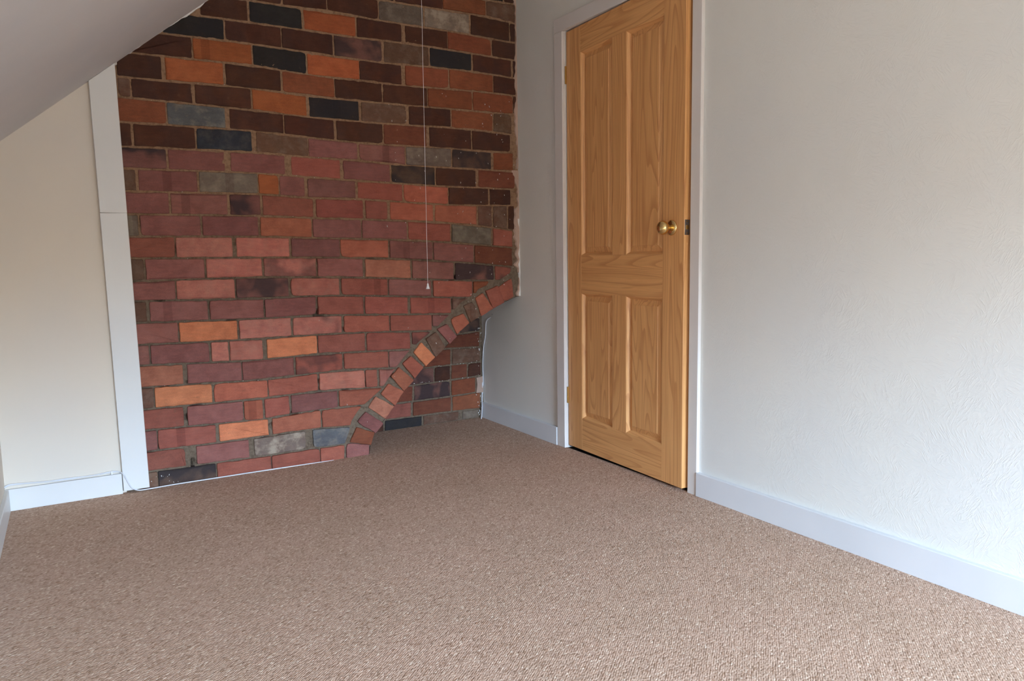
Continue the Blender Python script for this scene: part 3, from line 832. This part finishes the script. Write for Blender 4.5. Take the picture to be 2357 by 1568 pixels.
# unseen landing box added behind the door, near-black and closed against stray sky light
ld_ = MB().box(0.5, 0.52, -2.2, 0.7, -0.02, 2.5).box(0.1, 0.52, -2.22, -2.2, -0.02, 2.5).box(0.1, 0.52, 0.7, 0.72, -0.02, 2.5).box(0.1, 0.52, -2.2, 0.7, 2.48, 2.5)
structure(ld_.build('wall_landing_box', 'landing_dark'))
# unseen slab added behind the brick to block sky light at the corners
structure(MB().box(KNEE_X - 0.1, 0.12, REC + 0.02, REC + 0.14, -0.1, CEIL + 0.2).box(KNEE_X - 0.1, -0.885, 0.10, REC + 0.02, CEIL + 0.08, CEIL + 0.2).build('wall_light_block', 'mortar'))

# ------------------------------------------------------------ four panel pine door, a finger's width ajar
LW, LT = 0.8212, 0.036
LZ0, LZ1 = 0.013, 1.978
ang = math.atan2(-0.8205, -0.034)
door = structure(empty('door_1', (0.004, -0.440, 0), ang), 'varnished pine door with four raised panels, slightly ajar')
def leaf(x0, x1, z0, z1, name, mat, y0=0.0, y1=LT, bevel=0.0012):
    return MB().box(x0, x1, y0, y1, z0, z1).build(name, mat, door, origin=None, bevel=bevel)
U = [0.0, 0.116, 0.359, 0.457, 0.696, LW]      # stile, panel, muntin, panel, stile
Zr = [LZ0, 0.166, 0.768, 0.944, 1.864, LZ1]
def centered(mb_, name, mat, parent, bevel=0.0):
    xs = [p[0] for p in mb_.v]; ys = [p[1] for p in mb_.v]; zs = [p[2] for p in mb_.v]
    return mb_.build(name, mat, parent, origin=((min(xs) + max(xs)) / 2, (min(ys) + max(ys)) / 2, (min(zs) + max(zs)) / 2), bevel=bevel)
centered(MB().box(U[0], U[1] - 0.0003, 0, LT, LZ0, LZ1), 'stile', 'pine_upright', door, 0.0012)
centered(MB().box(U[4] + 0.0003, U[5], 0, LT, LZ0, LZ1), 'stile', 'pine_upright', door, 0.0012)
for za, zb, nm in ((Zr[0], Zr[1], 'bottom_rail'), (Zr[2], Zr[3], 'lock_rail'), (Zr[4], Zr[5], 'top_rail')):
    centered(MB().box(U[1], U[4], 0.0003, LT, za, zb), nm, 'pine_rail', door, 0.0006)
for za, zb in ((Zr[1], Zr[2]), (Zr[3], Zr[4])):
    centered(MB().box(U[2], U[3], 0.0003, LT, za, zb), 'muntin', 'pine_upright', door, 0.0006)
    for ua, ub in ((U[1], U[2]), (U[3], U[4])):
        # ovolo moulding round the panel, four mitred lengths, then the raised panel
        prof = [(0.0, 0.0006), (0.0025, 0.0014), (0.006, 0.0058), (0.0098, 0.0122), (0.013, 0.0158), (0.013, 0.022)]
        corner = lambda i: [(ua + i, za + i), (ub - i, za + i), (ub - i, zb - i), (ua + i, zb - i)]
        for side in range(4):
            vs = []
            for i_, d_ in prof:
                c_ = corner(i_)
                for q in (c_[side], c_[(side + 1) % 4]): vs.append((q[0], d_, q[1]))
            fs = [(2 * a, 2 * a + 1, 2 * a + 3, 2 * a + 2) for a in range(len(prof) - 1)]
            centered(MB().add(vs, fs), 'moulding', 'pine_rail' if side in (0, 2) else 'pine_upright', door)
        rings = [(0.0125, 0.0158), (0.016, 0.0158), (0.036, 0.0085), (0.0372, 0.0068)]
        vs = []
        for i_, d_ in rings:
            vs += [(q[0], d_, q[1]) for q in corner(i_)]
        vs += [(q[0], 0.028, q[1]) for q in corner(0.0125)]
        fs = []
        for a in range(len(rings) - 1):
            for q in range(4):
                fs.append((4 * a + q, 4 * a + (q + 1) % 4, 4 * a + 4 + (q + 1) % 4, 4 * a + 4 + q))
        e = 4 * (len(rings) - 1)
        fs.append((e, e + 1, e + 2, e + 3))
        fs.append((e + 7, e + 6, e + 5, e + 4))
        centered(MB().add(vs, fs), 'panel', 'pine_upright', door)
# brass knob
kx, kz = 0.750, 1.046
knob = MB().lathe([(0.0105, -0.010), (0.0105, -0.016), (0.0135, -0.024), (0.0215, -0.030), (0.0265, -0.038), (0.0275, -0.046), (0.0255, -0.054), (0.0195, -0.061), (0.010, -0.0648), (0.001, -0.066)], (kx, 0, kz), (0, 1, 0), 32).build('knob', 'polished_brass', door, smooth=True)
knob['label'] = 'round polished brass knob'
MB().lathe([(0.0305, 0.0), (0.0305, -0.002), (0.028, -0.006), (0.019, -0.0085), (0.012, -0.0105)], (kx, 0, kz), (0, 1, 0), 32).build('rose', 'polished_brass', knob, smooth=True)
# latch plate in the door edge
lp = MB().box(LW - 0.001, LW + 0.0006, 0.003, 0.027, 1.016, 1.074).build('latch_plate', 'steel_latch', door, bevel=0.0004)
lp['label'] = 'steel latch plate in the door edge'
lb = MB().prism_y([(LW + 0.0004, 1.037), (LW + 0.006, 1.037), (LW + 0.006, 1.053), (LW + 0.0004, 1.053)], 0.010, 0.019).build('latch_bolt', 'aged_brass', lp)
for zz in (1.0225, 1.0675):
    MB().lathe([(0.0028, 0.0), (0.0028, 0.0006), (0.001, 0.0010)], (LW + 0.0006, 0.0145, zz), (1, 0, 0), 12).build('screw', 'aged_brass', lp)
# hinges
for z0, z1 in ((0.224, 0.304), (1.745, 1.825)):
    h = MB().lathe([(0.0042, 0.0), (0.0042, (z1 - z0))], (-0.0035, -0.003, z0), (0, 0, 1), 12)
    h.box(-0.006, 0.0, -0.0008, 0.012, z0, z1)
    ho = h.build('hinge', 'aged_brass', door)
    ho['label'] = 'small brass butt hinge'

# ------------------------------------------------------------ cables
cb = empty('cable', tuple(CABLE_LEFT[0]))
thing(cb, 'thin white cable along the left skirting top, looping down past the white board', 'cable')
o0 = Vector(CABLE_LEFT[0])
C1 = [Vector(p) for p in CABLE_LEFT]
for q in C1[:7]: q.y = -0.0045; q.z = max(q.z, 0.0845) + 0.002
C1[7] = Vector((-1.945, -0.008, 0.0905)); C1[8].y = -0.022; 
for q in C1[8:12]: q.y = -0.0275
for q in C1[12:]: q.y = -0.013; q.z = 0.004
C1[12].y = -0.026; C1[12].z = 0.0065
C1[13].y = -0.027; C1[13].z = 0.006
C1 += [Vector((-1.40, -0.010, 0.003)), Vector((-1.2, -0.008, 0.001)), Vector((-1.05, -0.008, -0.001))]
strand = MB().tube([q - o0 for q in C1], 0.0026).build('strand', 'cable_white', cb, smooth=True)
s2 = []
for i, q in enumerate(C1[:8]):
    s2.append(q - o0 + Vector((0, -0.0048, 0.0012 + 0.0035 * math.sin(i * 1.9) ** 2)))
MB().tube(s2, 0.0022).build('strand', 'cable_white', cb, smooth=True)
# cleat holding it at the end of the skirting
MB().box(-1.975 - o0.x, -1.969 - o0.x, -0.013 - o0.y, 0.0 - o0.y, 0.0845 - o0.z, 0.099 - o0.z).build('cable_clip', 'toggle_white', cb, bevel=0.001)

c2 = [Vector(p) for p in CABLE_RIGHT]
c2[0] = Vector((0.004, 0.318, 0.604))
c2[-3] = Vector((-0.024, 0.408, 0.062)); c2[-2] = Vector((-0.030, 0.405, 0.022)); c2[-1] = Vector((-0.040, 0.398, 0.001))
cr = empty('cable', tuple(c2[0]))
thing(cr, 'white cable running down the wall corner right of the brick arch to the carpet', 'cable')
MB().tube([q - c2[0] for q in c2], 0.0032).build('strand', 'cable_white', cr, smooth=True)
MB().tube([q - c2[0] + Vector((-0.006, -0.003 - 0.004 * i, 0)) for i, q in enumerate(c2[-5:])], 0.0028).build('strand', 'cable_white', cr, smooth=True)
sc_ = MB().lathe([(0.003, 0.0), (0.0018, 0.004)], (0.0, 0.305, 0.618), (-1, 0, 0), 10).build('screw', 'steel_latch')
sc_.parent = cr; sc_.location = -c2[0]

# ------------------------------------------------------------ pull cord
px_, py_ = -0.672, -0.30
pc = empty('pull_cord', (px_, py_, CEIL))
thing(pc, 'white pull cord with a small cone toggle hanging in front of the bricks', 'pull cord')
MB().tube([(0.011, 0, -0.03), (0.0065, 0, -0.6), (0.003, 0, -1.1), (0, 0, 0.826 - CEIL)], 0.0009, 6, 8).build('cord', 'toggle_white', pc, smooth=True)
MB().lathe([(0.0022, 0.829), (0.0034, 0.828), (0.0048, 0.819), (0.0082, 0.8065), (0.0092, 0.806), (0.0092, 0.8045), (0.006, 0.804)], (0, 0, -CEIL), (0, 0, 1), 20).build('toggle', 'toggle_white', pc, smooth=True)
MB().lathe([(0.038, 0.0), (0.038, -0.018), (0.030, -0.028), (0.006, -0.032)], (0.011, 0, 0), (0, 0, 1), 28).build('switch_body', 'toggle_white', pc, smooth=True)
